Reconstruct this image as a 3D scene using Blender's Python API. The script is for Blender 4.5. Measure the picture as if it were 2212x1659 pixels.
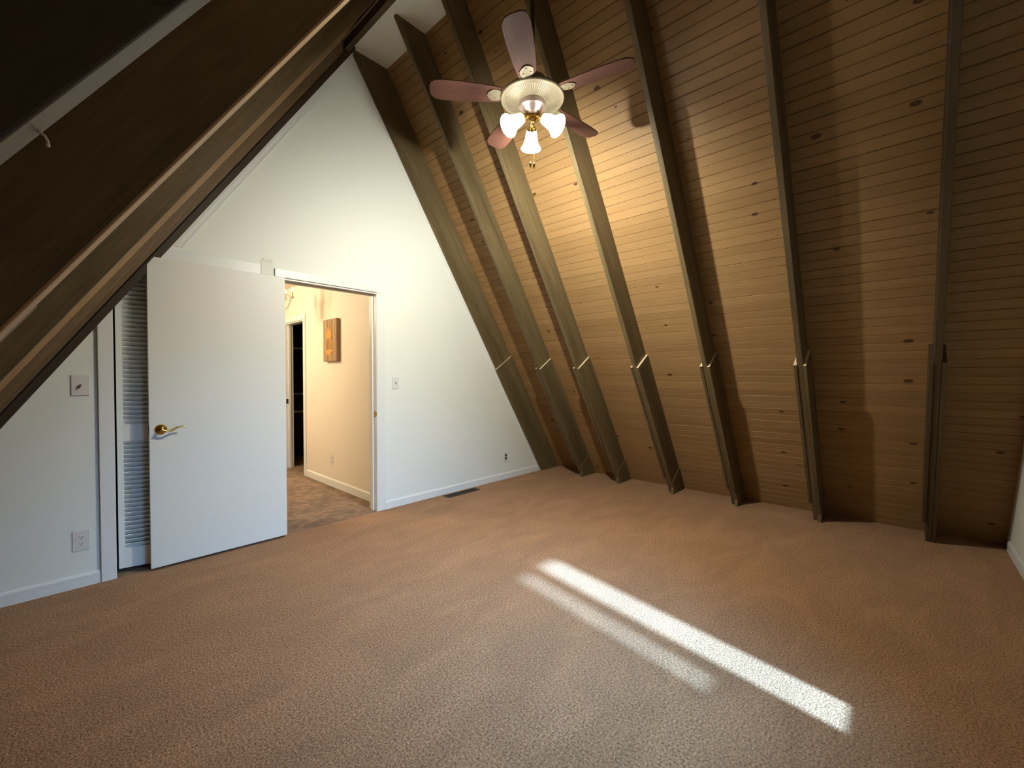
import bpy, bmesh, math, random
from math import sin, cos, pi, radians as RAD
from mathutils import Vector, Matrix

random.seed(7)
for o in list(bpy.data.objects):
    bpy.data.objects.remove(o, do_unlink=True)
scene = bpy.context.scene
COL = scene.collection

# ------------------------------------------------------------------ camera
FPX, YAW, PITCH, ROLL, CAMH = 918.544, RAD(47.1118), RAD(-1.0817), RAD(0.056), 1.2755
fw = Vector((sin(YAW) * cos(PITCH), cos(YAW) * cos(PITCH), sin(PITCH)))
r0 = Vector((cos(YAW), -sin(YAW), 0))
u0 = r0.cross(fw)
rt = r0 * cos(ROLL) + u0 * sin(ROLL)
up = -r0 * sin(ROLL) + u0 * cos(ROLL)
cam_data = bpy.data.cameras.new('camera')
cam_data.sensor_fit = 'HORIZONTAL'
cam_data.sensor_width = 36.0
cam_data.lens = FPX / 2212.0 * 36.0
cam_data.clip_start = 0.01
cam = bpy.data.objects.new('camera', cam_data)
cam.matrix_world = Matrix(((rt.x, up.x, -fw.x, 0), (rt.y, up.y, -fw.y, 0), (rt.z, up.z, -fw.z, CAMH), (0, 0, 0, 1)))
COL.objects.link(cam)
scene.camera = cam

# ------------------------------------------------------------------ colour management
vs = scene.view_settings
vs.view_transform = 'Standard'
vs.look = 'None'
vs.gamma = 1.0
vs.use_curve_mapping = False
vs.exposure = 0.0

# ------------------------------------------------------------------ sky, sun, window daylight
world = bpy.data.worlds.new('sky')
scene.world = world
world.use_nodes = True
bg = world.node_tree.nodes['Background']
bg.inputs['Color'].default_value = (0.50, 0.66, 1.0, 1)
bg.inputs['Strength'].default_value = 0.2

SUN_POWER, SKY_POWER = 37.0, 31.0
FAN_POWER, HALL_POWER = (212.0, 4.0, 24.0), 68.0    # the bulb turned to the gable wall is the strongest
sd = bpy.data.lights.new('sun', 'SUN')
sd.energy = SUN_POWER
sd.angle = RAD(1.9)
sd.color = (0.31, 0.60, 1.0)
sun = bpy.data.objects.new('sun', sd)
COL.objects.link(sun)
sun_dir = Vector((0.165, 1.0, -0.82)).normalized()
sun.rotation_euler = sun_dir.to_track_quat('-Z', 'Y').to_euler()
sun.location = (1.5, -6, 5)

# daylight coming in through the window of the back wall (the window behind the camera)
wd = bpy.data.lights.new('window_daylight', 'AREA')
wd.shape = 'RECTANGLE'
wd.size, wd.size_y = 0.95, 1.20
wd.energy = SKY_POWER
wd.color = (0.23, 0.55, 1.0)
wd.spread = RAD(72)
wdo = bpy.data.objects.new('window_daylight', wd)
COL.objects.link(wdo)
wdo.location = (1.46, -0.515, 1.25)
wdo.rotation_euler = Vector((0.02, 1.0, -0.64)).to_track_quat('-Z', 'Z').to_euler()

# ------------------------------------------------------------------ geometry constants
TH = RAD(57.1)
S, Cc = sin(TH), cos(TH)
TAN = math.tan(TH)
AX, AZ = 1.84, 4.143          # apex of the rafters' inner faces
YW = 3.64                     # room face of the gable wall
YB = -0.565                   # room face of the wall behind the camera
QB = 0.285                    # right boards' distance behind the inner plane
QBL = 0.322                   # left boards
CEIL = 4.16


def slope_pt(side, z, q):
    """x on the plane q outside the inner plane at height z. side +1 right, -1 left"""
    return AX + side * ((AZ - z) / TAN + q / S)


# ------------------------------------------------------------------ mesh helpers
def new_bm():
    return bmesh.new()


def bm_box(bm, x0, x1, y0, y1, z0, z1, mtx=None):
    vs_ = [Vector((x, y, z)) for z in (z0, z1) for y in (y0, y1) for x in (x0, x1)]
    if mtx:
        vs_ = [mtx @ v for v in vs_]
    v = [bm.verts.new(p) for p in vs_]
    for f in ((0, 2, 3, 1), (4, 5, 7, 6), (0, 1, 5, 4), (2, 6, 7, 3), (0, 4, 6, 2), (1, 3, 7, 5)):
        bm.faces.new([v[i] for i in f])
    return v


def bm_prism(bm, poly, axis, a0, a1, mtx=None):
    """extrude a 2D polygon along an axis. axis 'y': poly is (x,z); 'x': (y,z); 'z': (x,y)"""
    def P(p, a):
        if axis == 'y':
            w = Vector((p[0], a, p[1]))
        elif axis == 'x':
            w = Vector((a, p[0], p[1]))
        else:
            w = Vector((p[0], p[1], a))
        return mtx @ w if mtx else w
    lo = [bm.verts.new(P(p, a0)) for p in poly]
    hi = [bm.verts.new(P(p, a1)) for p in poly]
    n = len(poly)
    bm.faces.new(lo)
    bm.faces.new(list(reversed(hi)))
    for i in range(n):
        j = (i + 1) % n
        bm.faces.new((lo[j], lo[i], hi[i], hi[j]))


def bm_tube(bm, pts, rad, seg=10, cap=True):
    pts = [Vector(p) for p in pts]
    rads = rad if isinstance(rad, (list, tuple)) else [rad] * len(pts)
    rings = []
    t0 = (pts[1] - pts[0]).normalized()
    ref = Vector((0, 0, 1)) if abs(t0.z) < 0.9 else Vector((1, 0, 0))
    a = t0.cross(ref).normalized()
    for i, p in enumerate(pts):
        t = (pts[min(i + 1, len(pts) - 1)] - pts[max(i - 1, 0)]).normalized()
        a = (a - t * a.dot(t)).normalized()
        b = t.cross(a)
        rings.append([bm.verts.new(p + (a * cos(2 * pi * k / seg) + b * sin(2 * pi * k / seg)) * rads[i]) for k in range(seg)])
    for i in range(len(rings) - 1):
        for k in range(seg):
            l = (k + 1) % seg
            bm.faces.new((rings[i][k], rings[i][l], rings[i + 1][l], rings[i + 1][k]))
    if cap:
        bm.faces.new(list(reversed(rings[0])))
        bm.faces.new(rings[-1])


def bm_lathe(bm, prof, seg=32, mtx=None, mod=None):
    """revolve (r,z) profile round z. mod(angle)->radius factor"""
    rings = []
    for r, z in prof:
        ring = []
        for k in range(seg):
            an = 2 * pi * k / seg
            rr = r * (mod(an, r, z) if mod else 1)
            v = Vector((rr * cos(an), rr * sin(an), z))
            ring.append(bm.verts.new(mtx @ v if mtx else v))
        rings.append(ring)
    for i in range(len(rings) - 1):
        for k in range(seg):
            l = (k + 1) % seg
            bm.faces.new((rings[i][k], rings[i][l], rings[i + 1][l], rings[i + 1][k]))
    return rings


def bm_sphere(bm, c, r, seg=16, sc=(1, 1, 1)):
    m = Matrix.Translation(c) @ Matrix.Diagonal((r * sc[0], r * sc[1], r * sc[2], 1))
    bmesh.ops.create_uvsphere(bm, u_segments=seg, v_segments=max(8, seg // 2), radius=1, matrix=m)


def clip_poly(poly, a, b, c):
    """keep a*x+b*z<=c"""
    out = []
    n = len(poly)
    for i in range(n):
        p, q = poly[i], poly[(i + 1) % n]
        dp, dq = a * p[0] + b * p[1] - c, a * q[0] + b * q[1] - c
        if dp <= 1e-9:
            out.append(p)
        if (dp < -1e-9 and dq > 1e-9) or (dp > 1e-9 and dq < -1e-9):
            t = dp / (dp - dq)
            out.append((p[0] + t * (q[0] - p[0]), p[1] + t * (q[1] - p[1])))
    return out


def obj(name, bm, mat, parent=None, smooth=False, bevel=0.0, loc=None):
    bmesh.ops.recalc_face_normals(bm, faces=bm.faces[:])
    me = bpy.data.meshes.new(name)
    bm.to_mesh(me)
    bm.free()
    me.materials.append(mat)
    if smooth:
        for p in me.polygons:
            p.use_smooth = True
    o = bpy.data.objects.new(name, me)
    COL.objects.link(o)
    if bevel > 0:
        md = o.modifiers.new('bevel', 'BEVEL')
        md.width = bevel
        md.segments = 2
        md.limit_method = 'ANGLE'
        md.angle_limit = RAD(40)
    if smooth:
        es = o.modifiers.new('edges', 'EDGE_SPLIT')
        es.split_angle = RAD(42)
    if parent is not None:
        o.parent = parent
        o.matrix_parent_inverse = parent.matrix_world.inverted() if False else Matrix.Translation(-parent.location)
    if loc:
        o.location = loc
    return o


def tag(o, label, cat, group=None, kind=None):
    o['label'] = label
    o['category'] = cat
    if group:
        o['group'] = group
    if kind:
        o['kind'] = kind
    return o


def thing(name, label, cat, loc=(0, 0, 0), group=None, kind=None):
    o = bpy.data.objects.new(name, None)
    o.empty_display_size = 0.05
    COL.objects.link(o)
    o.location = loc
    return tag(o, label, cat, group, kind)


# ------------------------------------------------------------------ materials
def nt(name):
    m = bpy.data.materials.new(name)
    m.use_nodes = True
    t = m.node_tree
    return m, t, t.nodes['Principled BSDF']


def N(t, typ, **kw):
    n = t.nodes.new(typ)
    for k, v in kw.items():
        setattr(n, k, v)
    return n


def rgba(c):
    return (c[0], c[1], c[2], 1)


def plain(name, col, rough=0.5, metal=0.0, bump=0.0, scale=200.0, var=0.06):
    m, t, b = nt(name)
    tc = N(t, 'ShaderNodeTexCoord')
    no = N(t, 'ShaderNodeTexNoise')
    no.inputs['Scale'].default_value = scale
    no.inputs['Detail'].default_value = 3
    t.links.new(tc.outputs['Object'], no.inputs['Vector'])
    mx = N(t, 'ShaderNodeMixRGB')
    mx.inputs[1].default_value = rgba([c * (1 - var) for c in col])
    mx.inputs[2].default_value = rgba([min(1, c * (1 + var)) for c in col])
    t.links.new(no.outputs['Fac'], mx.inputs[0])
    t.links.new(mx.outputs[0], b.inputs['Base Color'])
    b.inputs['Roughness'].default_value = rough
    b.inputs['Metallic'].default_value = metal
    if bump > 0:
        bp = N(t, 'ShaderNodeBump')
        bp.inputs['Strength'].default_value = bump
        bp.inputs['Distance'].default_value = 0.002
        t.links.new(no.outputs['Fac'], bp.inputs['Height'])
        t.links.new(bp.outputs['Normal'], b.inputs['Normal'])
    return m


def wall_paint(name, col, rough=0.55):
    m, t, b = nt(name)
    tc = N(t, 'ShaderNodeTexCoord')
    n1 = N(t, 'ShaderNodeTexNoise')
    n1.inputs['Scale'].default_value = 2.2
    n1.inputs['Detail'].default_value = 4
    n2 = N(t, 'ShaderNodeTexNoise')
    n2.inputs['Scale'].default_value = 160
    n2.inputs['Detail'].default_value = 4
    for n in (n1, n2):
        t.links.new(tc.outputs['Object'], n.inputs['Vector'])
    mx = N(t, 'ShaderNodeMixRGB')
    mx.inputs[1].default_value = rgba([c * 0.965 for c in col])
    mx.inputs[2].default_value = rgba(col)
    t.links.new(n1.outputs['Fac'], mx.inputs[0])
    t.links.new(mx.outputs[0], b.inputs['Base Color'])
    b.inputs['Roughness'].default_value = rough
    bp = N(t, 'ShaderNodeBump')
    bp.inputs['Strength'].default_value = 0.12
    bp.inputs['Distance'].default_value = 0.002
    t.links.new(n2.outputs['Fac'], bp.inputs['Height'])
    t.links.new(bp.outputs['Normal'], b.inputs['Normal'])
    return m


def timber(name, c1, c2, rough=0.6, axis='x', knots=True, kscale=2.4, grain=14.0, boards=0.0, spec=0.35):
    """wood grain running along the local axis; boards: pitch along local y for per-board tone"""
    m, t, b = nt(name)
    tc = N(t, 'ShaderNodeTexCoord')
    mp = N(t, 'ShaderNodeMapping')
    sc = {'x': (0.07, 1, 1), 'y': (1, 0.07, 1), 'z': (1, 1, 0.07)}[axis]
    mp.inputs['Scale'].default_value = sc
    t.links.new(tc.outputs['Object'], mp.inputs['Vector'])
    vec = mp.outputs['Vector']
    board = None
    if boards > 0:
        sx = N(t, 'ShaderNodeSeparateXYZ')
        t.links.new(tc.outputs['Object'], sx.inputs[0])
        dv = N(t, 'ShaderNodeMath', operation='DIVIDE')
        dv.inputs[1].default_value = boards
        t.links.new(sx.outputs['Y'], dv.inputs[0])
        fl = N(t, 'ShaderNodeMath', operation='FLOOR')
        t.links.new(dv.outputs[0], fl.inputs[0])
        wn = N(t, 'ShaderNodeTexWhiteNoise', noise_dimensions='1D')
        t.links.new(fl.outputs[0], wn.inputs['W'])
        board = wn
        ad = N(t, 'ShaderNodeVectorMath', operation='ADD')
        t.links.new(vec, ad.inputs[0])
        ml = N(t, 'ShaderNodeVectorMath', operation='SCALE')
        ml.inputs['Scale'].default_value = 7.0
        t.links.new(wn.outputs['Color'], ml.inputs[0])
        t.links.new(ml.outputs[0], ad.inputs[1])
        vec = ad.outputs[0]
    no = N(t, 'ShaderNodeTexNoise')
    no.inputs['Scale'].default_value = grain
    no.inputs['Detail'].default_value = 6
    no.inputs['Distortion'].default_value = 0.6
    t.links.new(vec, no.inputs['Vector'])
    fine = N(t, 'ShaderNodeTexNoise')
    fine.inputs['Scale'].default_value = grain * 9
    fine.inputs['Detail'].default_value = 3
    t.links.new(vec, fine.inputs['Vector'])
    mixf = N(t, 'ShaderNodeMath', operation='MULTIPLY_ADD')
    mixf.inputs[1].default_value = 0.35
    t.links.new(fine.outputs['Fac'], mixf.inputs[0])
    ml2 = N(t, 'ShaderNodeMath', operation='MULTIPLY')
    ml2.inputs[1].default_value = 0.65
    t.links.new(no.outputs['Fac'], ml2.inputs[0])
    t.links.new(ml2.outputs[0], mixf.inputs[2])
    rp = N(t, 'ShaderNodeValToRGB')
    rp.color_ramp.elements[0].position = 0.32
    rp.color_ramp.elements[1].position = 0.66
    rp.color_ramp.elements[0].color = rgba(c1)
    rp.color_ramp.elements[1].color = rgba(c2)
    t.links.new(mixf.outputs[0], rp.inputs[0])
    colour = rp.outputs[0]
    if board is not None:
        hv = N(t, 'ShaderNodeHueSaturation')
        mr = N(t, 'ShaderNodeMapRange')
        mr.inputs['To Min'].default_value = 0.93
        mr.inputs['To Max'].default_value = 1.07
        t.links.new(board.outputs['Value'], mr.inputs['Value'])
        t.links.new(mr.outputs[0], hv.inputs['Value'])
        t.links.new(colour, hv.inputs['Color'])
        colour = hv.outputs[0]
    if knots:
        mk = N(t, 'ShaderNodeMapping')
        mk.inputs['Scale'].default_value = {'x': (0.55, 1, 1), 'y': (1, 0.55, 1), 'z': (1, 1, 0.55)}[axis]
        t.links.new(tc.outputs['Object'], mk.inputs['Vector'])
        vo = N(t, 'ShaderNodeTexVoronoi')
        if boards > 0:
            vo.voronoi_dimensions = '2D'
        vo.inputs['Scale'].default_value = kscale
        t.links.new(mk.outputs[0], vo.inputs['Vector'])
        gate = N(t, 'ShaderNodeSeparateColor')
        t.links.new(vo.outputs['Color'], gate.inputs[0])
        # knot radius varies per cell; many cells have none
        rad = N(t, 'ShaderNodeMapRange')
        rad.inputs['From Min'].default_value = 0.45 if boards > 0 else 0.2
        rad.inputs['From Max'].default_value = 1.0
        rad.inputs['To Min'].default_value = 0.0
        rad.inputs['To Max'].default_value = 0.075 if boards > 0 else 0.11
        t.links.new(gate.outputs[0], rad.inputs['Value'])
        sb = N(t, 'ShaderNodeMath', operation='DIVIDE')
        mxr = N(t, 'ShaderNodeMath', operation='MAXIMUM')
        mxr.inputs[1].default_value = 0.0005
        t.links.new(rad.outputs[0], mxr.inputs[0])
        t.links.new(vo.outputs['Distance'], sb.inputs[0])
        t.links.new(mxr.outputs[0], sb.inputs[1])
        kr = N(t, 'ShaderNodeValToRGB')
        kr.color_ramp.elements[0].position = 0.0
        kr.color_ramp.elements[0].color = (0.6, 0.6, 0.6, 1)
        kr.color_ramp.elements[1].position = 1.0
        kr.color_ramp.elements[1].color = (0, 0, 0, 1)
        e = kr.color_ramp.elements.new(0.55)
        e.color = (0.95, 0.95, 0.95, 1)
        e = kr.color_ramp.elements.new(0.8)
        e.color = (0.6, 0.6, 0.6, 1)
        t.links.new(sb.outputs[0], kr.inputs[0])
        mk2 = N(t, 'ShaderNodeMixRGB')
        mk2.inputs[2].default_value = rgba((c1[0] * 0.10, c1[1] * 0.06, c1[2] * 0.05))
        t.links.new(kr.outputs[0], mk2.inputs[0])
        t.links.new(colour, mk2.inputs[1])
        colour = mk2.outputs[0]
    t.links.new(colour, b.inputs['Base Color'])
    b.inputs['Roughness'].default_value = rough
    b.inputs['Specular IOR Level'].default_value = spec
    bp = N(t, 'ShaderNodeBump')
    bp.inputs['Strength'].default_value = 0.25
    bp.inputs['Distance'].default_value = 0.002
    t.links.new(mixf.outputs[0], bp.inputs['Height'])
    t.links.new(bp.outputs['Normal'], b.inputs['Normal'])
    return m


def carpet(name, c1, c2, wear, stain=0.0):
    m, t, b = nt(name)
    tc = N(t, 'ShaderNodeTexCoord')
    pile = N(t, 'ShaderNodeTexNoise')
    pile.inputs['Scale'].default_value = 115
    pile.inputs['Detail'].default_value = 4
    pile.inputs['Roughness'].default_value = 0.65
    t.links.new(tc.outputs['Object'], pile.inputs['Vector'])
    tuft = N(t, 'ShaderNodeTexVoronoi')
    tuft.inputs['Scale'].default_value = 150
    t.links.new(tc.outputs['Object'], tuft.inputs['Vector'])
    big = N(t, 'ShaderNodeTexNoise')
    big.inputs['Scale'].default_value = 2.6
    big.inputs['Detail'].default_value = 5
    big.inputs['Distortion'].default_value = 1.2
    mp = N(t, 'ShaderNodeMapping')
    mp.inputs['Scale'].default_value = (0.7, 1.5, 1)
    mp.inputs['Rotation'].default_value = (0, 0, 0.5)
    t.links.new(tc.outputs['Object'], mp.inputs['Vector'])
    t.links.new(mp.outputs[0], big.inputs['Vector'])
    rp = N(t, 'ShaderNodeValToRGB')
    rp.color_ramp.elements[0].position = 0.34
    rp.color_ramp.elements[1].position = 0.66
    rp.color_ramp.elements[0].color = rgba(c1)
    rp.color_ramp.elements[1].color = rgba(c2)
    t.links.new(pile.outputs['Fac'], rp.inputs[0])
    br = N(t, 'ShaderNodeValToRGB')
    br.color_ramp.elements[0].position = 0.40
    br.color_ramp.elements[1].position = 0.66
    br.color_ramp.elements[0].color = rgba([1 - wear] * 3)
    br.color_ramp.elements[1].color = rgba((1 + wear * 0.5, 1 + wear * 0.5, 1 + wear * 0.5))
    t.links.new(big.outputs['Fac'], br.inputs[0])
    mx = N(t, 'ShaderNodeMixRGB', blend_type='MULTIPLY')
    mx.inputs[0].default_value = 1
    t.links.new(rp.outputs[0], mx.inputs[1])
    t.links.new(br.outputs[0], mx.inputs[2])
    col = mx.outputs[0]
    if stain > 0:
        st = N(t, 'ShaderNodeTexNoise')
        st.inputs['Scale'].default_value = 5.5
        st.inputs['Detail'].default_value = 7
        st.inputs['Distortion'].default_value = 2.2
        t.links.new(tc.outputs['Object'], st.inputs['Vector'])
        sr = N(t, 'ShaderNodeValToRGB')
        sr.color_ramp.elements[0].position = 0.44
        sr.color_ramp.elements[1].position = 0.58
        sr.color_ramp.elements[0].color = rgba([1 - stain] * 3)
        sr.color_ramp.elements[1].color = (1, 1, 1, 1)
        t.links.new(st.outputs['Fac'], sr.inputs[0])
        m2 = N(t, 'ShaderNodeMixRGB', blend_type='MULTIPLY')
        m2.inputs[0].default_value = 1
        t.links.new(col, m2.inputs[1])
        t.links.new(sr.outputs[0], m2.inputs[2])
        col = m2.outputs[0]
    t.links.new(col, b.inputs['Base Color'])
    b.inputs['Roughness'].default_value = 0.95
    b.inputs['Specular IOR Level'].default_value = 0.1
    try:
        b.inputs['Sheen Weight'].default_value = 0.08
        b.inputs['Sheen Roughness'].default_value = 0.5
        b.inputs['Sheen Tint'].default_value = (1, 0.95, 0.9, 1)
    except Exception:
        pass
    hs = N(t, 'ShaderNodeMath', operation='SUBTRACT')
    t.links.new(pile.outputs['Fac'], hs.inputs[0])
    t.links.new(tuft.outputs['Distance'], hs.inputs[1])
    bp = N(t, 'ShaderNodeBump')
    bp.inputs['Strength'].default_value = 0.7
    bp.inputs['Distance'].default_value = 0.006
    t.links.new(hs.outputs[0], bp.inputs['Height'])
    t.links.new(bp.outputs['Normal'], b.inputs['Normal'])
    return m


def emit(name, col, strength):
    m = bpy.data.materials.new(name)
    m.use_nodes = True
    t = m.node_tree
    t.nodes.clear()
    e = N(t, 'ShaderNodeEmission')
    e.inputs[0].default_value = rgba(col)
    e.inputs[1].default_value = strength
    o = N(t, 'ShaderNodeOutputMaterial')
    t.links.new(e.outputs[0], o.inputs[0])
    return m


M = {}
M['wall'] = wall_paint('white_wall_paint', (0.80, 0.83, 0.775))
M['wall2'] = wall_paint('bare_patch_paint', (0.76, 0.77, 0.70))
M['hall'] = wall_paint('hall_wall_paint', (0.80, 0.74, 0.64))
M['trim'] = plain('white_trim_paint', (0.76, 0.78, 0.76), 0.38, 0, 0.05, 60, 0.02)
M['door'] = plain('door_paint', (0.74, 0.75, 0.70), 0.45, 0, 0.05, 40, 0.03)
M['plate'] = plain('white_plastic', (0.72, 0.72, 0.68), 0.35, 0, 0, 60, 0.02)
M['plate_dirty'] = plain('aged_plastic', (0.70, 0.69, 0.66), 0.45, 0, 0, 60, 0.06)
M['toggle_red'] = plain('reddish_toggle', (0.22, 0.08, 0.09), 0.5)
M['black'] = plain('black_plastic', (0.012, 0.012, 0.012), 0.5)
M['pine'] = timber('knotty_pine_boards', (0.285, 0.168, 0.067), (0.345, 0.213, 0.093), 0.5, 'x', True, 4.3, 10, 0.0665)
M['rafter'] = timber('stained_rafter_wood', (0.072, 0.052, 0.022), (0.165, 0.122, 0.060), 0.55, 'x', True, 2.6, 9)
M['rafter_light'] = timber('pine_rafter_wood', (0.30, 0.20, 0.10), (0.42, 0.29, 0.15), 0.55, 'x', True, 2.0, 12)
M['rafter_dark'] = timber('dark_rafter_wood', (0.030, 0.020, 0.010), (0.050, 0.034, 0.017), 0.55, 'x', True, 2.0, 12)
M['rafter_mid'] = timber('mid_brown_rafter_wood', (0.13, 0.085, 0.042), (0.20, 0.135, 0.068), 0.55, 'x', True, 2.0, 12)
M['rafter_brown'] = timber('brown_rafter_wood', (0.055, 0.038, 0.018), (0.095, 0.066, 0.032), 0.6, 'x', True, 2.0, 12)
M['endgrain'] = timber('cut_end_grain', (0.66, 0.52, 0.33), (0.78, 0.64, 0.44), 0.6, 'x', False)
M['closet_shade'] = timber('closet_shade_tone', (0.020, 0.012, 0.008), (0.04, 0.024, 0.014), 0.6, 'z', False)  # near-black wall colour carries the darkness of the unlit closets
M['carpet'] = carpet('tan_carpet', (0.175, 0.086, 0.038), (0.58, 0.325, 0.170), 0.11)
M['carpet_hall'] = carpet('stained_hall_carpet', (0.24, 0.15, 0.092), (0.42, 0.29, 0.19), 0.22, 0.30)
M['brass'] = plain('polished_brass', (0.62, 0.42, 0.12), 0.16, 1.0, 0, 30, 0.04)
M['antique'] = plain('antique_white_metal', (0.20, 0.175, 0.115), 0.35, 0.25, 0, 40, 0.05)
M['pewter'] = plain('pinkish_bronze_metal', (0.42, 0.34, 0.30), 0.25, 0.7, 0, 40, 0.05)
M['bronze'] = plain('dark_bronze_metal', (0.06, 0.045, 0.035), 0.35, 0.6)
M['blade'] = timber('reddish_blade_wood', (0.05, 0.018, 0.011), (0.085, 0.033, 0.02), 0.75, 'x', False, 2, 12)
M['vent'] = plain('brown_vent_metal', (0.075, 0.05, 0.03), 0.45, 0.3)
M['vent_dark'] = plain('vent_shadow', (0.01, 0.008, 0.006), 0.9)
M['hook'] = plain('cream_hook', (0.62, 0.56, 0.45), 0.4)
M['shelf'] = plain('white_wire', (0.6, 0.6, 0.58), 0.4)
M['sign_wood'] = timber('rustic_sign_wood', (0.24, 0.15, 0.075), (0.44, 0.29, 0.15), 0.6, 'z', False, 2, 14)
M['sign_gold'] = plain('orange_gold_paint', (0.62, 0.30, 0.05), 0.45, 0, 0, 30, 0.15)
M['chand'] = plain('cream_chandelier_metal', (0.72, 0.66, 0.54), 0.25, 0.2, 0, 30, 0.04)
M['flame'] = emit('lit_candle_bulb', (1.0, 0.80, 0.52), 5.0)
M['blind'] = plain('added_blind_vinyl', (0.70, 0.70, 0.68), 0.5)


def shade_mat():
    m = bpy.data.materials.new('lit_frosted_glass')
    m.use_nodes = True
    t = m.node_tree
    b = t.nodes['Principled BSDF']
    b.inputs['Base Color'].default_value = (0.95, 0.93, 0.88, 1)
    b.inputs['Roughness'].default_value = 0.35
    b.inputs['Emission Color'].default_value = (1.0, 0.94, 0.84, 1)
    b.inputs['Emission Strength'].default_value = 34.0
    return m


M['shade'] = shade_mat()


def glass_mat():
    m = bpy.data.materials.new('window_glass')
    m.use_nodes = True
    t = m.node_tree
    t.nodes.clear()
    tr = N(t, 'ShaderNodeBsdfTransparent')
    gl = N(t, 'ShaderNodeBsdfGlossy')
    gl.inputs['Roughness'].default_value = 0.02
    mx = N(t, 'ShaderNodeMixShader')
    mx.inputs[0].default_value = 0.06
    o = N(t, 'ShaderNodeOutputMaterial')
    t.links.new(tr.outputs[0], mx.inputs[1])
    t.links.new(gl.outputs[0], mx.inputs[2])
    t.links.new(mx.outputs[0], o.inputs[0])
    return m


M['glass'] = glass_mat()


# ================================================================== ROOM SHELL
# floor: tan carpet of the attic room
bm = new_bm()
bm_box(bm, -1.45, 5.15, YB - 0.15, 3.63, -0.05, 0.0)
tag(obj('floor', bm, M['carpet']), 'tan cut-pile carpet covering the attic bedroom floor', 'floor', kind='structure')

bm = new_bm()
bm_box(bm, 0.15, 3.6, 3.63, 8.3, -0.05, -0.002)
tag(obj('floor_hallway', bm, M['carpet_hall']), 'stained brown carpet of the hallway beyond the open doorway', 'floor', kind='structure')


# sloping board walls (tongue and groove, real V grooves)
def board_wall(side, name, label):
    pitch = 0.0665
    L = (AZ + 0.6) / S + 0.35
    y0, y1 = YB - 0.12, 3.75
    # local: x along room length (world Y), y down the slope, z outward
    prof = []
    a, k = 0.0, 0
    while a < L:
        w, d = (0.0052, 0.0075) if k % 2 == 0 else (0.0036, 0.0055)
        prof += [(a + w, 0.0), (a + pitch - 0.0016, 0.0)]
        nxt = (0.0052, 0.0075) if (k + 1) % 2 == 0 else (0.0036, 0.0055)
        prof += [(a + pitch, nxt[1])]
        a += pitch
        k += 1
    prof += [(a, 0.022), (0.0, 0.022)]
    n_seg = 1
    bm_ = new_bm()
    lo = [bm_.verts.new((y0, p[0], p[1])) for p in prof]
    hi = [bm_.verts.new((y1, p[0], p[1])) for p in prof]
    m_ = len(prof)
    for i in range(m_):
        j = (i + 1) % m_
        bm_.faces.new((lo[i], lo[j], hi[j], hi[i]))
    o = obj(name, bm_, M['pine'])
    top = Vector((AX, 0, AZ + (QB if side > 0 else QBL) / Cc))      # where the board plane crosses the ridge line
    t = Vector((side * Cc, 0, -S))
    n = Vector((side * S, 0, Cc))
    start = top - t * 0.02
    X = Vector((0, 1, 0))
    o.matrix_world = Matrix(((X.x, t.x, n.x, start.x), (X.y, t.y, n.y, start.y), (X.z, t.z, n.z, start.z), (0, 0, 0, 1)))
    return tag(o, label, 'wall', kind='structure')


board_wall(1, 'wall_right', 'right sloping wall of horizontal knotty pine boards behind the rafters')
board_wall(-1, 'wall_left', 'left sloping wall of boards in deep shade behind the rafters')

# flat ceiling strip along the ridge
bm = new_bm()
xr = slope_pt(1, CEIL, QB) - 0.001
bm_box(bm, 1.735, xr, YB, YW, CEIL, CEIL + 0.02)
tag(obj('ceiling', bm, M['wall']), 'narrow flat white ceiling strip between the rafter tops at the ridge', 'ceiling', kind='structure')


def wall_pieces(name, y0, y1, holes, mat, label, qx=QB):
    """gable wall with rectangular openings (x0,x1,z0,z1), clipped to the board planes"""
    xs = sorted(set([-1.6, 5.3] + [h_[0] for h_ in holes] + [h_[1] for h_ in holes]))
    bm_ = new_bm()
    for i in range(len(xs) - 1):
        xa, xb = xs[i], xs[i + 1]
        spans = sorted([(h_[2], h_[3]) for h_ in holes if h_[0] <= xa + 1e-6 and h_[1] >= xb - 1e-6])
        z = 0.0
        segs = []
        for a, b_ in spans:
            if a > z:
                segs.append((z, a))
            z = b_
        segs.append((z, 4.9))
        for za, zb in segs:
            poly = [(xa, za), (xb, za), (xb, zb), (xa, zb)]
            # right: (x-AX)*S + (z-AZ)*Cc <= qx ; left mirrored
            poly = clip_poly(poly, S, Cc, AX * S + AZ * Cc + qx)
            if poly:
                poly = clip_poly(poly, -S, Cc, -AX * S + AZ * Cc + QBL)
            if len(poly) >= 3:
                bm_prism(bm_, poly, 'y', y0, y1)
    return tag(obj(name, bm_, mat), label, 'wall', kind='structure')


JX0, JX1, HEADZ = 1.243, 2.050, 2.050
CL0, CL1, CLZ = 0.253, 1.080, 2.030
wall_pieces('wall_front', YW, YW + 0.11, [(CL0, CL1, 0, CLZ), (JX0, JX1, 0, HEADZ)], M['wall'],
            'white painted gable wall with the open doorway and closet')
WX0, WX1, WZ0, WZ1 = 0.50, 1.972, 0.56, 2.04
wall_pieces('wall_back', YB - 0.12, YB, [(WX0, WX1, WZ0, WZ1)], M['wall'],
            'white wall at the near end of the room, edge showing far right')

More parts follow.
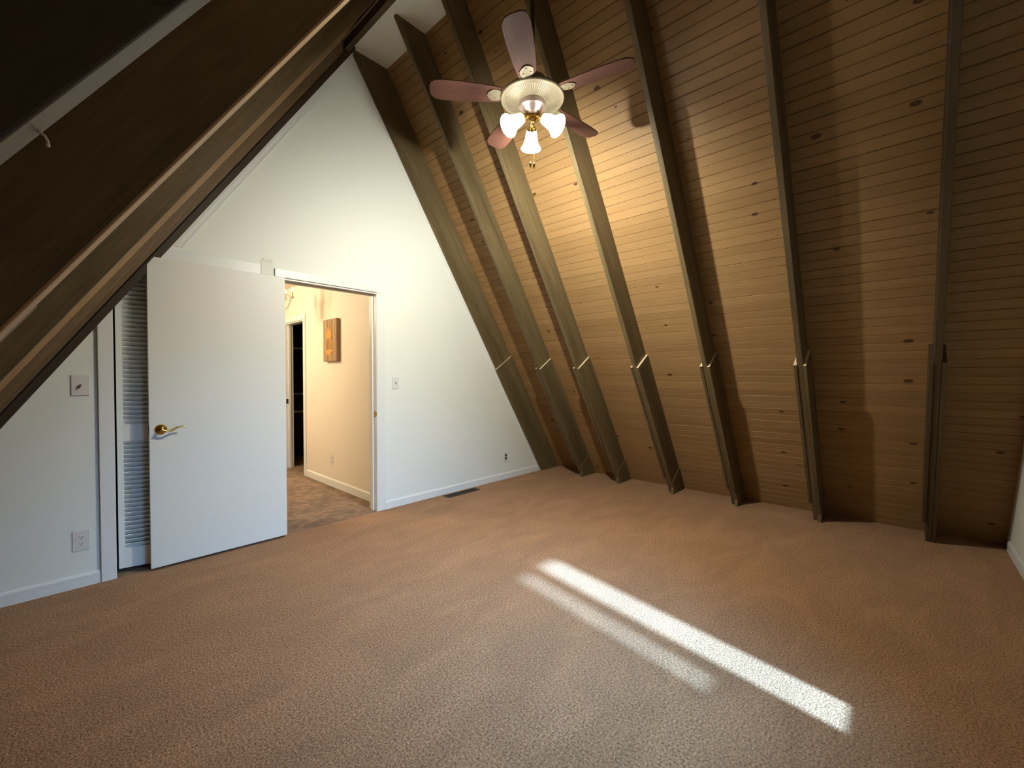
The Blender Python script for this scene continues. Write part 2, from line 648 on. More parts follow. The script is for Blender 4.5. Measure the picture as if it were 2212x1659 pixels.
# ---- baseboards
def baseboard(name, pts_x, y, label, h=0.078, t=0.013, axis='x', face=-1, mat='trim'):
    bm_ = new_bm()
    a, b_ = pts_x
    prof = [(0, 0), (t, 0), (t, h - 0.014), (t * 0.55, h - 0.003), (0, h)]
    if axis == 'x':
        poly = [(y + face * p[0], p[1]) for p in prof]
        bm_prism(bm_, poly, 'x', a, b_)
    else:
        poly = [(y + face * p[0], p[1]) for p in prof]
        bm_prism(bm_, poly, 'y', a, b_)
    return tag(obj(name, bm_, M[mat]), label, 'baseboard', kind='structure')


baseboard('baseboard_left', (-0.95, 0.180), YW, 'white baseboard left of the closet under the slope')
baseboard('baseboard_right', (2.137, 4.50), YW, 'white baseboard right of the open doorway')
baseboard('baseboard_back', (2.2, 4.72), YB, 'white baseboard along the near end wall', face=1)

# ---- casings and jambs
bm = new_bm()
poly = [(0.182, 0.0), (0.253, 0.0), (0.253, 1.80), (0.182, 1.70)]
bm_prism(bm, poly, 'y', YW - 0.022, YW)
tag(obj('trim_1', bm, M['trim'], bevel=0.003), 'white vertical closet casing cut off by the sloping rafter', 'trim', kind='structure')

bm = new_bm()
bm_box(bm, 0.40, 1.085, YW - 0.010, YW, 2.046, 2.129)
tag(obj('trim_2', bm, M['trim'], bevel=0.002), 'flat white head casing above the closet and the swung-open door', 'trim', kind='structure')

bm = new_bm()
bm_box(bm, 1.090, 1.176, YW - 0.004, YW, 2.055, 2.166)
bm_box(bm, 1.105, 1.165, YW - 0.004, YW, 2.160, 2.185)
tag(obj('trim_3', bm, M['wall2'], bevel=0.002), 'rough patched block of wall between the two head casings', 'trim', kind='structure')

bm = new_bm()
bm_box(bm, 1.184, 2.135, YW - 0.016, YW, 2.052, 2.116)
bm_box(bm, 2.052, 2.135, YW - 0.016, YW, 0.0, 2.052)
tag(obj('trim_4', bm, M['trim'], bevel=0.003), 'white door casing over and right of the open doorway', 'trim', kind='structure')

bm = new_bm()   # door jambs with stops
bm_box(bm, JX1 - 0.002, JX1 + 0.012, YW - 0.012, YW + 0.125, 0.0, 2.052)
bm_box(bm, JX1 - 0.014, JX1 - 0.002, YW + 0.045, YW + 0.085, 0.0, 2.040)
bm_box(bm, JX0 - 0.012, JX0 + 0.002, YW - 0.002, YW + 0.125, 0.0, 2.052)
bm_box(bm, JX0, JX1, YW - 0.002, YW + 0.125, 2.038, 2.052)
bm_box(bm, JX0, JX1 - 0.014, YW + 0.045, YW + 0.085, 2.026, 2.038)
tag(obj('trim_5', bm, M['trim'], bevel=0.0015), 'white door jamb lining the open doorway', 'trim', kind='structure')

# thin bead strips where the gable wall meets the end rafters
for side, nm, lab in ((-1, 'trim_6', 'thin white bead strip down the left slope of the gable wall'),
                      (1, 'trim_7', 'thin white bead strip down the right slope of the gable wall')):
    bm = new_bm()
    for q0, q1, d in ((-0.052, -0.010, 0.004), (-0.050, -0.041, 0.007)):
        zt, zb = 3.75, (2.15 if side < 0 else 0.10)
        poly = [(slope_pt(side, zb, q0), zb), (slope_pt(side, zb, q1), zb), (slope_pt(side, zt, q1), zt), (slope_pt(side, zt, q0), zt)]
        bm_prism(bm, poly, 'y', YW - d, YW)
    tag(obj(nm, bm, M['trim']), lab, 'trim', kind='structure')

# ---- window in the wall behind the camera
wroot = thing('window_1', 'two-lite white window in the wall behind the viewer', 'window', (1.25, YB, WZ0), kind='structure')
bm = new_bm()
f = 0.045
ya, yb = YB - 0.10, YB - 0.03
bm_box(bm, WX0, WX0 + f, ya, yb, WZ0, WZ1)
bm_box(bm, WX1 - 0.012, WX1, ya, yb, WZ0, WZ1)
bm_box(bm, WX0 + f, WX1 - 0.012, ya, yb, WZ0, WZ0 + f)
bm_box(bm, WX0 + f, WX1 - 0.012, ya, yb, WZ1 - f, WZ1)
bm_box(bm, 1.690, 1.778, ya, yb, WZ0 + f, WZ1 - f)
obj('window_frame', bm, M['trim'], wroot)
bm = new_bm()
bm_box(bm, WX0 + f, 1.690, YB - 0.068, YB - 0.062, WZ0 + f, WZ1 - f)
obj('pane', bm, M['glass'], wroot)
bm = new_bm()
bm_box(bm, 1.778, WX1 - 0.012, YB - 0.068, YB - 0.062, WZ0 + f, WZ1 - f)
obj('pane', bm, M['glass'], wroot)
bm = new_bm()
bm_box(bm, WX0 - 0.04, WX1 + 0.04, YB - 0.03, YB + 0.03, WZ0 - 0.025, WZ0)
obj('window_sill', bm, M['trim'], wroot)

# added unseen blind on the left lite, last slats ajar to shape sun streaks
vb = thing('added_blind', 'added unseen white blind shaping the sun through the left lite of the window behind the viewer', 'blind', (1.1, YB - 0.02, WZ1))
bm = new_bm()
bm_box(bm, WX0 + 0.005, 1.70, YB - 0.028, YB - 0.004, WZ1 - 0.03, WZ1)
obj('head_rail', bm, M['blind'], vb)
bm = new_bm()
x = WX0 + 0.01
while x < 1.50:
    bm_box(bm, x, x + 0.088, YB - 0.016 + 0.003 * (int(x * 100) % 2), YB - 0.014 + 0.003 * (int(x * 100) % 2), WZ0 + 0.02, WZ1 - 0.03)
    x += 0.082
x += 0.012
while x < 1.685:
    bm_box(bm, x, x + 0.011, YB - 0.016, YB - 0.014, 0.95, WZ1 - 0.03)
    bm_box(bm, x, x + 0.0181, YB - 0.016, YB - 0.014, WZ0 + 0.02, 0.95)
    x += 0.018
bm_box(bm, 1.570, 1.725, YB - 0.0135, YB - 0.0115, WZ0 + 0.005, 0.95)
obj('slats', bm, M['blind'], vb)


# ================================================================== RAFTERS
def member_poly(side, q0, q1, z0=0.0, z1=None, a_cut=None):
    """XZ polygon of a sloping member between planes q0,q1; top ends at ridge or with a square cut at height z1 on the inner edge"""
    if z1 is None:
        # plumb cut at ridge line x=AX
        zi = AZ + q0 / Cc
        zo = AZ + q1 / Cc
        top_i, top_o = (AX + side * 0.001, zi), (AX + side * 0.001, zo)
    else:
        xi = slope_pt(side, z1, q0)
        top_i = (xi, z1)
        top_o = (xi + side * S * (q1 - q0), z1 + Cc * (q1 - q0))
    if a_cut:      # square cut at the lower end
        xi = slope_pt(side, z0, q0)
        bot_i = (xi, z0)
        bot_o = (xi + side * S * (q1 - q0), z0 + Cc * (q1 - q0))
    else:
        bot_i, bot_o = (slope_pt(side, z0, q0), z0), (slope_pt(side, z0, q1), z0)
    return [bot_i, top_i, top_o, bot_o]


def wood_obj(name, poly, y0, y1, side, mat, parent, ref, bevel=0.004, end_mat=None):
    """mesh in slope-aligned local coordinates so the grain follows the member"""
    t = Vector((side * Cc, 0, -S))
    n = Vector((side * S, 0, Cc))
    jit = random.uniform(0, 5)
    bm_ = new_bm()
    bm_prism(bm_, poly, 'y', y0, y1)
    org = Vector(ref)
    M4 = Matrix(((t.x, 0, n.x, org.x), (t.y, 1, n.y, org.y), (t.z, 0, n.z, org.z), (0, 0, 0, 1)))
    inv = M4.inverted()
    for v in bm_.verts:
        v.co = inv @ v.co
        v.co.x += jit
    o = obj(name, bm_, mat, None, bevel=bevel)
    o.matrix_world = M4 @ Matrix.Translation((-jit, 0, 0))
    if end_mat is not None:
        o.data.materials.append(end_mat)
        for p in o.data.polygons:
            if p.normal.x < -0.95:
                p.material_index = 1
    if parent is not None:
        mw = o.matrix_world.copy()
        o.parent = parent
        o.matrix_parent_inverse = Matrix.Translation(-parent.location)
        o.matrix_basis = mw
    return o


GRP = 'rafters of the right-hand roof slope'


def right_rafter(ynear, ms, label, q=0.05, qs=0.042, far_sister=True, near_sister=True, foot=True, grp=GRP, zs=1.352, ts=0.021, tip='endgrain'):
    t_ = 0.038
    yc = ynear + t_ / 2
    root = thing('rafter', label, 'rafter', (slope_pt(1, 0, q), yc, 0), grp)
    wood_obj('beam', member_poly(1, q, QB), ynear, ynear + t_, 1, M[ms], root, (slope_pt(1, 0, q), yc, 0))
    if near_sister:
        wood_obj('splice_board', member_poly(1, qs, QB - 0.004, 0.0, zs), ynear - ts, ynear, 1, M[ms], root,
                 (slope_pt(1, 0, qs), yc, 0), 0.002, M[tip])
    if far_sister:
        wood_obj('splice_board', member_poly(1, qs, QB - 0.004, 0.17, zs + 0.004, True), ynear + t_, ynear + t_ + ts, 1, M[ms], root,
                 (slope_pt(1, 0, qs), yc, 0), 0.002, M[tip])
    if foot:
        x0 = slope_pt(1, 0, qs) - 0.045
        zt = 0.26
        poly = [(x0, 0), (x0, 0.07), (slope_pt(1, 0.13, qs), 0.13), (slope_pt(1, 0.13, qs) + 0.20, 0.27), (slope_pt(1, 0, qs) + 0.245, 0)]
        wood_obj('foot_block', poly, ynear - ts - 0.006, ynear + 0.002, 1, M[ms], root, (x0, yc, 0), 0.003)
    return root


RR = [
    (3.622, 'first rafter of the right slope, against the white gable wall', dict(q=-0.017, qs=-0.034, far_sister=False, foot=False)),
    (3.020, 'second rafter of the right slope counted from the gable wall', {}),
    (2.508, 'third rafter of the right slope, with an oval knot above its splice', {}),
    (1.853, 'fourth rafter of the right slope, just right of the ceiling fan', {}),
    (1.222, 'fifth rafter of the right slope, with a pale inner edge and shadow to its right', {}),
    (0.555, 'sixth rafter of the right slope, with the wide shadow band on its right', {}),
    (-0.158, 'nearest rafter of the right slope, dark at the right edge of the photo', dict(foot=False, tip='rafter_brown')),
]
for y_, lab, kw in RR:
    right_rafter(y_, 'rafter_brown' if y_ < 0 else 'rafter', lab, **kw)  # nearest rafter: its shade is put into a darker wood colour

GRL = 'rafters of the left-hand roof slope'
QL = 0.102


def left_member(root, name, q0, q1, y0, y1, mat, z1=None):
    return wood_obj(name, member_poly(-1, q0, q1, 0.0, z1), y0, y1, -1, M[mat], root, (slope_pt(-1, 0, q0), y0, 0),
                    0.003)


r_ = thing('rafter', 'end rafter of the left slope lying against the white gable wall', 'rafter', (slope_pt(-1, 0, 0), 3.61, 0), GRL)
left_member(r_, 'beam', 0.0, QBL, 3.600, 3.638, 'rafter_mid')
left_member(r_, 'edge_strip', -0.001, 0.040, 3.585, 3.600, 'rafter_dark')
r_ = thing('rafter', 'pale pine rafter of the left slope, next to the end rafter', 'rafter', (slope_pt(-1, 0, QL), 3.42, 0), GRL)
left_member(r_, 'beam', QL, QBL, 3.400, 3.438, 'rafter_light')
left_member(r_, 'splice_board', QL - 0.036, QBL - 0.004, 3.438, 3.476, 'rafter_mid', 2.35)
r_ = thing('rafter', 'dark brown rafter of the left slope, third from the gable wall', 'rafter', (slope_pt(-1, 0, QL), 2.81, 0), GRL)
left_member(r_, 'beam', QL, QBL, 2.790, 2.828, 'rafter')
r_ = thing('rafter', 'thick left rafter, the lit look of its inner edge put in as a pale strip', 'rafter', (slope_pt(-1, 0, QL), 1.5, 0), GRL)
left_member(r_, 'beam', QL + 0.009, QBL, 1.440, 1.552, 'rafter')
left_member(r_, 'edge_strip', QL, QL + 0.009, 1.440, 1.552, 'rafter_light')  # paler wood puts the fan-lit brightness into this edge
left_member(r_, 'splice_board', QL, QBL - 0.004, 1.552, 1.590, 'rafter', 1.447)
r_ = thing('rafter', 'nearest rafter of the left slope, olive edge crossing the top left corner', 'rafter', (slope_pt(-1, 0, QL), 0.51, 0), GRL)
left_member(r_, 'beam', QL, QBL, 0.494, 0.541, 'rafter_dark')  # darker wood colour stands in for the shade on this rafter

# ridge board hanging just below the flat ceiling strip, left of the ridge line
bm = new_bm()
bm_box(bm, 1.735, 1.780, YB + 0.002, 3.597, 4.085, CEIL)
tag(obj('ridge_board', bm, M['rafter_brown'], bevel=0.002), 'dark board running along the ridge under the white ceiling strip', 'beam')

# hook on the nearest left rafter
hp = Vector((-0.0062, 0.53, 1.4775))
bm = new_bm()
bm_tube(bm, [hp + Vector((-0.0015, 0.0, 0.001)), hp + Vector((0.0035, 0.0, -0.0022)), hp + Vector((0.005, 0.0015, -0.005)), hp + Vector((0.0052, 0.002, -0.0082))], 0.0011, 8)
bm_sphere(bm, hp + Vector((0.0052, 0.002, -0.0085)), 0.0015, 10)
tag(obj('screw_hook', bm, M['hook'], smooth=True), 'small cream hook screwed into the nearest left rafter', 'hook')


# ================================================================== DOOR (swung fully open against the wall)
DX0, DX1, DYF, DYB = 0.413, 1.240, 3.580, 3.615
droot = thing('door_1', 'white slab door swung flat against the closet, top corner clipped', 'door', (DX1, DYB, 0), kind='structure')
bm = new_bm()
poly = [(DX0, 0.018), (DX1, 0.018), (DX1, 2.044), (DX0 + 0.036, 2.044), (DX0, 1.988)]
bm_prism(bm, poly, 'y', DYF, DYB)
obj('slab', bm, M['door'], droot, bevel=0.0015)
hx, hz = 0.472, 0.922
hroot = None
bm = new_bm()
mt = Matrix.Translation((hx, DYF, hz)) @ Matrix.Rotation(RAD(90), 4, 'X')
bm_lathe(bm, [(0.0, 0.020), (0.010, 0.020), (0.016, 0.017), (0.026, 0.010), (0.0325, 0.004), (0.034, 0.0), (0.0, 0.0)], 32, mt)
rose = obj('door_handle', bm, M['brass'], droot, smooth=True)
rose['label'] = 'polished brass lever handle'
bm = new_bm()
yb_ = DYF - 0.018
bm_tube(bm, [(hx, yb_ + 0.004, hz), (hx, yb_ - 0.018, hz), (hx, yb_ - 0.034, hz - 0.001)], [0.011, 0.010, 0.009], 16)
pts = []
for i in range(15):
    s_ = i / 14.0
    pts.append((hx - 0.004 + 0.125 * s_, yb_ - 0.036, hz + 0.004 - 0.013 * sin(s_ * 2 * pi * 0.9)))
n0 = len(bm.verts)
bm_tube(bm, pts, [0.0085 - 0.0035 * (i / 14.0) for i in range(15)], 12)
lev = obj('lever', bm, M['brass'], rose, smooth=True)
lev.matrix_parent_inverse = rose.matrix_world.inverted() if False else Matrix.Identity(4)
bm = new_bm()
bm_box(bm, DX0 - 0.0015, DX0 + 0.001, DYF + 0.006, DYB - 0.006, hz - 0.028, hz + 0.028)
obj('latch_plate', bm, M['bronze'], droot)
for z_ in (0.22, 1.02, 1.82):
    bm = new_bm()
    bm_tube(bm, [(DX1 + 0.004, DYB - 0.002, z_ - 0.045), (DX1 + 0.004, DYB - 0.002, z_ + 0.045)], 0.005, 10)
    obj('hinge', bm, M['brass'], droot)

# strike plate on the right jamb
bm = new_bm()
bm_box(bm, JX1 - 0.0045, JX1 - 0.0018, YW + 0.006, YW + 0.034, 0.888, 0.946)
bm_box(bm, JX1 - 0.006, JX1 - 0.0018, YW - 0.013, YW + 0.006, 0.900, 0.934)
tag(obj('strike_plate', bm, M['brass'], bevel=0.001), 'small brass strike plate on the right door jamb', 'strike plate')

# ================================================================== CLOSET with louvred bifold leaf
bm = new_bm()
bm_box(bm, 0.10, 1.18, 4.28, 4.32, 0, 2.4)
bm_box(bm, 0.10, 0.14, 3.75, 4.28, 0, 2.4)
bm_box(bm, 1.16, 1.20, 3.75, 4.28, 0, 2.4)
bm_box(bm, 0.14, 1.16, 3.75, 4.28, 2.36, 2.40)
tag(obj('wall_closet', bm, M['closet_shade']), 'inside walls of the closet behind the louvred door, shade put into their dark colour', 'wall', kind='structure')


def louvre_leaf(name, w, origin, ang, label):
    root = thing(name, label, 'door', (0, 0, 0), kind='structure')
    root.location = origin
    root.rotation_euler = (0, 0, ang)
    T_ = 0.028
    H0, H1 = 0.03, 2.020
    def part(nm, bm_, **k):
        o_ = obj(nm, bm_, M['trim'], None, **k)
        o_.parent = root
        return o_
    b1 = new_bm()
    bm_box(b1, 0, 0.030, 0, T_, H0, H1)
    bm_box(b1, w - 0.030, w, 0, T_, H0, H1)
    bm_box(b1, 0.030, w - 0.030, 0, T_, H0, H0 + 0.125)
    bm_box(b1, 0.030, w - 0.030, 0, T_, 0.855, 0.960)
    bm_box(b1, 0.030, w - 0.030, 0, T_, H1 - 0.08, H1)
    part('leaf_frame', b1, bevel=0.001)
    for za, zb in ((H0 + 0.125, 0.855), (0.960, H1 - 0.08)):
        b2 = new_bm()
        n_ = int(round((zb - za) / 0.0295))
        for i in range(n_):
            zc = za + (i + 0.5) * (zb - za) / n_
            mm = Matrix.Translation((0, T_ / 2, zc)) @ Matrix.Rotation(RAD(-48), 4, 'X')
            bm_box(b2, 0.029, w - 0.029, -0.019, 0.019, -0.0028, 0.0028, mm)
        part('louvres', b2)
    return root


louvre_leaf('door_2', 0.30, (0.268, 3.700, 0), RAD(-13), 'white louvred bifold closet door half hidden by the open slab door')

# ================================================================== WALL PLATES
def switch_plate(name, xc, zc, label, toggle_mat='plate', tilt=0, plate='plate'):
    root = thing(name, label, 'light switch', (xc, YW, zc))
    b1 = new_bm()
    bm_box(b1, xc - 0.037, xc + 0.037, YW - 0.006, YW, zc - 0.059, zc + 0.059)
    obj('plate', b1, M[plate], root, bevel=0.003)
    b1 = new_bm()
    bm_box(b1, xc - 0.0055, xc + 0.0055, YW - 0.0068, YW - 0.005, zc - 0.0125, zc + 0.0125)
    obj('toggle_slot', b1, M['black'], root)
    b1 = new_bm()
    mm = Matrix.Translation((xc, YW - 0.009, zc)) @ Matrix.Rotation(RAD(tilt), 4, 'Y') @ Matrix.Rotation(RAD(25), 4, 'X')
    bm_box(b1, -0.0040, 0.0040, -0.010, 0.004, -0.006, 0.006, mm)
    obj('toggle', b1, M[toggle_mat], root, bevel=0.001)
    for dz in (-0.030, 0.030):
        b1 = new_bm()
        bm_tube(b1, [(xc, YW - 0.0072, zc + dz), (xc, YW - 0.005, zc + dz)], 0.0028, 10)
        obj('screw', b1, M[plate], root)
    return root


switch_plate('light_switch', 2.257, 1.207, 'small white light switch right of the open doorway')
lsw = thing('light_switch', 'grey switch plate with a reddish broken toggle, left of the closet', 'light switch', (0.107, YW, 1.217))
bm = new_bm()
bm_box(bm, 0.067, 0.146, YW - 0.008, YW, 1.156, 1.278)
obj('plate', bm, M['plate_dirty'], lsw, bevel=0.003)
bm = new_bm()
mm = Matrix.Translation((0.104, YW - 0.013, 1.212)) @ Matrix.Rotation(RAD(28), 4, 'Y')
bm_box(bm, -0.0045, 0.0045, -0.010, 0.006, -0.014, 0.012, mm)
o_ = obj('toggle', bm, M['toggle_red'], lsw, bevel=0.002)
o_['label'] = 'broken reddish toggle'


def outlet(name, origin, label, facing='y', w=0.076, hgt=0.122, dark=False, plate='plate'):
    """duplex outlet. facing 'y': on a wall facing -Y; 'x': on a wall facing -X"""
    x, y, z = origin
    root = thing(name, label, 'outlet', origin)
    R_ = Matrix.Translation(origin) @ (Matrix.Identity(4) if facing == 'y' else Matrix.Rotation(RAD(-90), 4, 'Z'))
    b1 = new_bm()
    bm_box(b1, -w / 2, w / 2, -0.006, 0.0, -hgt / 2, hgt / 2, R_)
    obj('plate', b1, M[plate], root, bevel=0.003)
    for dz in (0.0195, -0.0195):
        b1 = new_bm()
        ring = []
        for k in range(24):
            a_ = 2 * pi * k / 24
            ring.append((max(-0.0145, min(0.0145, 0.0175 * cos(a_))), dz + max(-0.0145, min(0.0145, 0.0165 * sin(a_)))))
        bm_prism(b1, ring, 'y', -0.0078, -0.005, R_)
        sk = obj('socket', b1, M['black' if dark else plate], root)
        if dark:
            sk['label'] = 'black socket face'
        else:
            b2 = new_bm()
            for dx in (-0.0062, 0.0062):
                bm_box(b2, dx - 0.0012, dx + 0.0012, -0.0084, -0.0074, dz - 0.002, dz + 0.0065, R_)
            bm_tube(b2, [R_ @ Vector((0, -0.0084, dz - 0.008)), R_ @ Vector((0, -0.0074, dz - 0.008))], 0.0026, 10)
            s2 = obj('slots', b2, M['black'], sk)
            s2.matrix_parent_inverse = Matrix.Identity(4)
    return root


outlet('outlet', (0.098, YW, 0.281), 'duplex outlet low on the wall left of the closet', plate='plate_dirty')
outlet('outlet', (3.802, YW, 0.272), 'white outlet with black sockets low in the right corner of the gable wall', dark=True, hgt=0.126)

# ================================================================== FLOOR REGISTER
vroot = thing('floor_register', 'brown metal floor register in the carpet beside the baseboard', 'vent', (3.0, 3.53, 0))
bm = new_bm()
x0, x1, y0, y1 = 2.79, 3.235, 3.488, 3.592
bm_box(bm, x0, x1, y0, y0 + 0.012, 0, 0.006)
bm_box(bm, x0, x1, y1 - 0.012, y1, 0, 0.006)
bm_box(bm, x0, x0 + 0.014, y0 + 0.012, y1 - 0.012, 0, 0.006)
bm_box(bm, x1 - 0.014, x1, y0 + 0.012, y1 - 0.012, 0, 0.006)
obj('frame', bm, M['vent'], vroot, bevel=0.001)
bm = new_bm()
bm_box(bm, x0 + 0.014, x1 - 0.014, y0 + 0.012, y1 - 0.012, 0.0003, 0.0012)
obj('duct_opening', bm, M['vent_dark'], vroot)
bm = new_bm()
n_ = 24
for i in range(n_):
    xc = x0 + 0.02 + (x1 - x0 - 0.04) * i / (n_ - 1)
    bm_box(bm, xc - 0.002, xc + 0.002, y0 + 0.012, y1 - 0.012, 0.0012, 0.0048)
obj('fins', bm, M['vent'], vroot)

# ================================================================== HALLWAY
HXW = 2.172
HY1 = 8.2
D0, D1, DZ = 5.635, 6.290, 1.990
bm = new_bm()
bm_box(bm, HXW, HXW + 0.10, 3.75, D0, 0, 2.45)
bm_box(bm, HXW, HXW + 0.10, D1, HY1, 0, 2.45)
bm_box(bm, HXW, HXW + 0.10, D0, D1, DZ, 2.45)
tag(obj('wall_hall_right', bm, M['hall']), 'warm lit hallway wall seen through the doorway', 'wall', kind='structure')
bm = new_bm()
bm_box(bm, 0.15, HXW, HY1, HY1 + 0.1, 0, 2.45)
tag(obj('wall_hall_far', bm, M['hall']), 'far end wall of the hallway', 'wall', kind='structure')
bm = new_bm()
bm_box(bm, 0.15, 0.25, 4.32, HY1, 0, 2.45)
bm_box(bm, 0.25, 1.243, 4.32, 4.42, 0, 2.45)
bm_box(bm, 1.20, 1.243, 3.75, 4.32, 0, 2.45)
tag(obj('wall_hall_left', bm, M['hall']), 'left hallway wall hidden behind the open door', 'wall', kind='structure')
bm = new_bm()
bm_box(bm, 0.15, 3.6, 3.75, HY1, 2.45, 2.5)
tag(obj('ceiling_hallway', bm, M['hall']), 'hallway ceiling beyond the doorway', 'ceiling', kind='structure')
baseboard('baseboard_hall', (3.77, D0 - 0.062), HXW, 'cream baseboard along the hallway wall', h=0.088, axis='y', face=-1)
bm = new_bm()   # casing round the dark doorway
bm_box(bm, HXW - 0.016, HXW, D0 - 0.062, D0, 0, DZ + 0.064)
bm_box(bm, HXW - 0.016, HXW, D1, D1 + 0.062, 0, DZ + 0.064)
bm_box(bm, HXW - 0.016, HXW, D0, D1, DZ, DZ + 0.064)
tag(obj('trim_8', bm, M['trim'], bevel=0.003), 'cream casing round the dark closet doorway in the hall', 'trim', kind='structure')
bm = new_bm()
bm_box(bm, HXW, HXW + 0.1, D1 - 0.016, D1, 0, DZ)
bm_box(bm, HXW, HXW + 0.1, D0, D0 + 0.012, 0, DZ)
bm_box(bm, HXW, HXW + 0.1, D0 + 0.012, D1 - 0.016, DZ - 0.014, DZ)
bm_box(bm, HXW + 0.035, HXW + 0.065, D1 - 0.028, D1 - 0.016, 0, DZ - 0.014)
tag(obj('trim_9', bm, M['trim'], bevel=0.001), 'cream jamb inside the dark hall closet doorway', 'trim', kind='structure')
bm = new_bm()
bm_box(bm, HXW + 0.004, HXW + 0.032, D1 - 0.0185, D1 - 0.0158, 0.89, 0.955)
tag(obj('strike_plate', bm, M['black']), 'black strike plate on the jamb of the dark hall doorway', 'strike plate')
# closet beyond, its darkness put into the wall colour
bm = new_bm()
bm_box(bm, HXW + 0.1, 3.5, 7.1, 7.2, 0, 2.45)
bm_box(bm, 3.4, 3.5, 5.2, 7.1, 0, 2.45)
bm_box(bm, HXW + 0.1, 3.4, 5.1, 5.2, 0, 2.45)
tag(obj('wall_storage', bm, M['closet_shade']), 'walls of the unlit storage closet off the hallway, darkness put into their colour', 'wall', kind='structure')
for z_, lab in ((1.70, 'uppermost thin white wire shelf in the dark hall closet'),
                (0.995, 'middle thin white wire shelf in the dark hall closet'),
                (0.72, 'lowest thin white wire shelf in the dark hall closet')):
    bm = new_bm()
    for yy in (6.80, 6.88, 6.96, 7.04):
        bm_tube(bm, [(2.30, yy, z_), (3.38, yy, z_)], 0.004, 6)
    for k in range(9):
        xx = 2.34 + k * 0.125
        bm_tube(bm, [(xx, 6.79, z_ + 0.002), (xx, 7.095, z_ + 0.002)], 0.0025, 6)
    tag(obj('wire_shelf', bm, M['shelf']), lab, 'shelf', 'wire shelves in the hall closet')

# hall outlet
outlet('outlet', (HXW, 4.862, 0.306), 'white outlet above the baseboard of the hallway wall', 'x', w=0.078, hgt=0.112)

# pineapple plank sign
sroot = thing('wall_sign', 'rustic wooden plank sign with an orange pineapple on the hallway wall', 'wall sign', (HXW, 4.80, 1.44))
SY0, SY1, SZ0, SZ1, SXF = 4.625, 4.965, 1.440, 1.917, HXW - 0.045
bm = new_bm()
for i in range(3):
    w_ = (SY1 - SY0) / 3
    bm_box(bm, SXF, HXW, SY0 + i * w_ + 0.0008, SY0 + (i + 1) * w_ - 0.0008, SZ0, SZ1)
obj('plank', bm, M['sign_wood'], sroot, bevel=0.006)
cy, cz = (SY0 + SY1) / 2 + 0.01, 1.61
bm = new_bm()
ring = [(cy + 0.088 * cos(a), cz + 0.105 * sin(a)) for a in [2 * pi * k / 40 for k in range(40)]]
inner = [(cy + 0.074 * cos(a), cz + 0.091 * sin(a)) for a in [2 * pi * k / 40 for k in range(40)]]
for k in range(40):
    l = (k + 1) % 40
    bm_prism(bm, [ring[k], ring[l], inner[l], inner[k]], 'x', SXF - 0.003, SXF)
# solid lower bowl and cross rows of carved strokes
low = [(cy + 0.074 * cos(a), cz + 0.091 * sin(a)) for a in [pi + 0.45 + (pi - 0.9) * k / 16 for k in range(17)]]
bm_prism(bm, low, 'x', SXF - 0.003, SXF)
for row, z_ in enumerate((1.665, 1.638, 1.611, 1.584)):
    half = 0.070 * math.sqrt(max(0.05, 1 - ((z_ - cz) / 0.1) ** 2))
    for k in range(4):
        yy = cy - half * 0.75 + k * half * 0.5
        bm_box(bm, SXF - 0.003, SXF, yy - 0.011, yy - 0.006, z_ - 0.010, z_ + 0.010)
        bm_box(bm, SXF - 0.003, SXF, yy - 0.006, yy + 0.008, z_ + (0.004 if k % 2 else -0.010), z_ + (0.009 if k % 2 else -0.005))
obj('pineapple_body', bm, M['sign_gold'], sroot)
bm = new_bm()
for a_, l_ in ((0, 0.165), (0.33, 0.15), (-0.33, 0.15), (0.68, 0.125), (-0.68, 0.125), (1.05, 0.10), (-1.05, 0.10), (1.4, 0.075), (-1.4, 0.075)):
    b0 = Vector((cy, cz + 0.098))
    d_ = Vector((sin(a_), cos(a_)))
    n_ = Vector((d_.y, -d_.x))
    p = [b0 - n_ * 0.006, b0 + d_ * l_ * 0.5 - n_ * 0.014, b0 + d_ * l_, b0 + d_ * l_ * 0.5 + n_ * 0.014, b0 + n_ * 0.006]
    bm_prism(bm, [(q.x, q.y) for q in p], 'x', SXF - 0.0025 - 0.0004 * abs(a_), SXF)
obj('pineapple_crown', bm, M['sign_gold'], sroot)

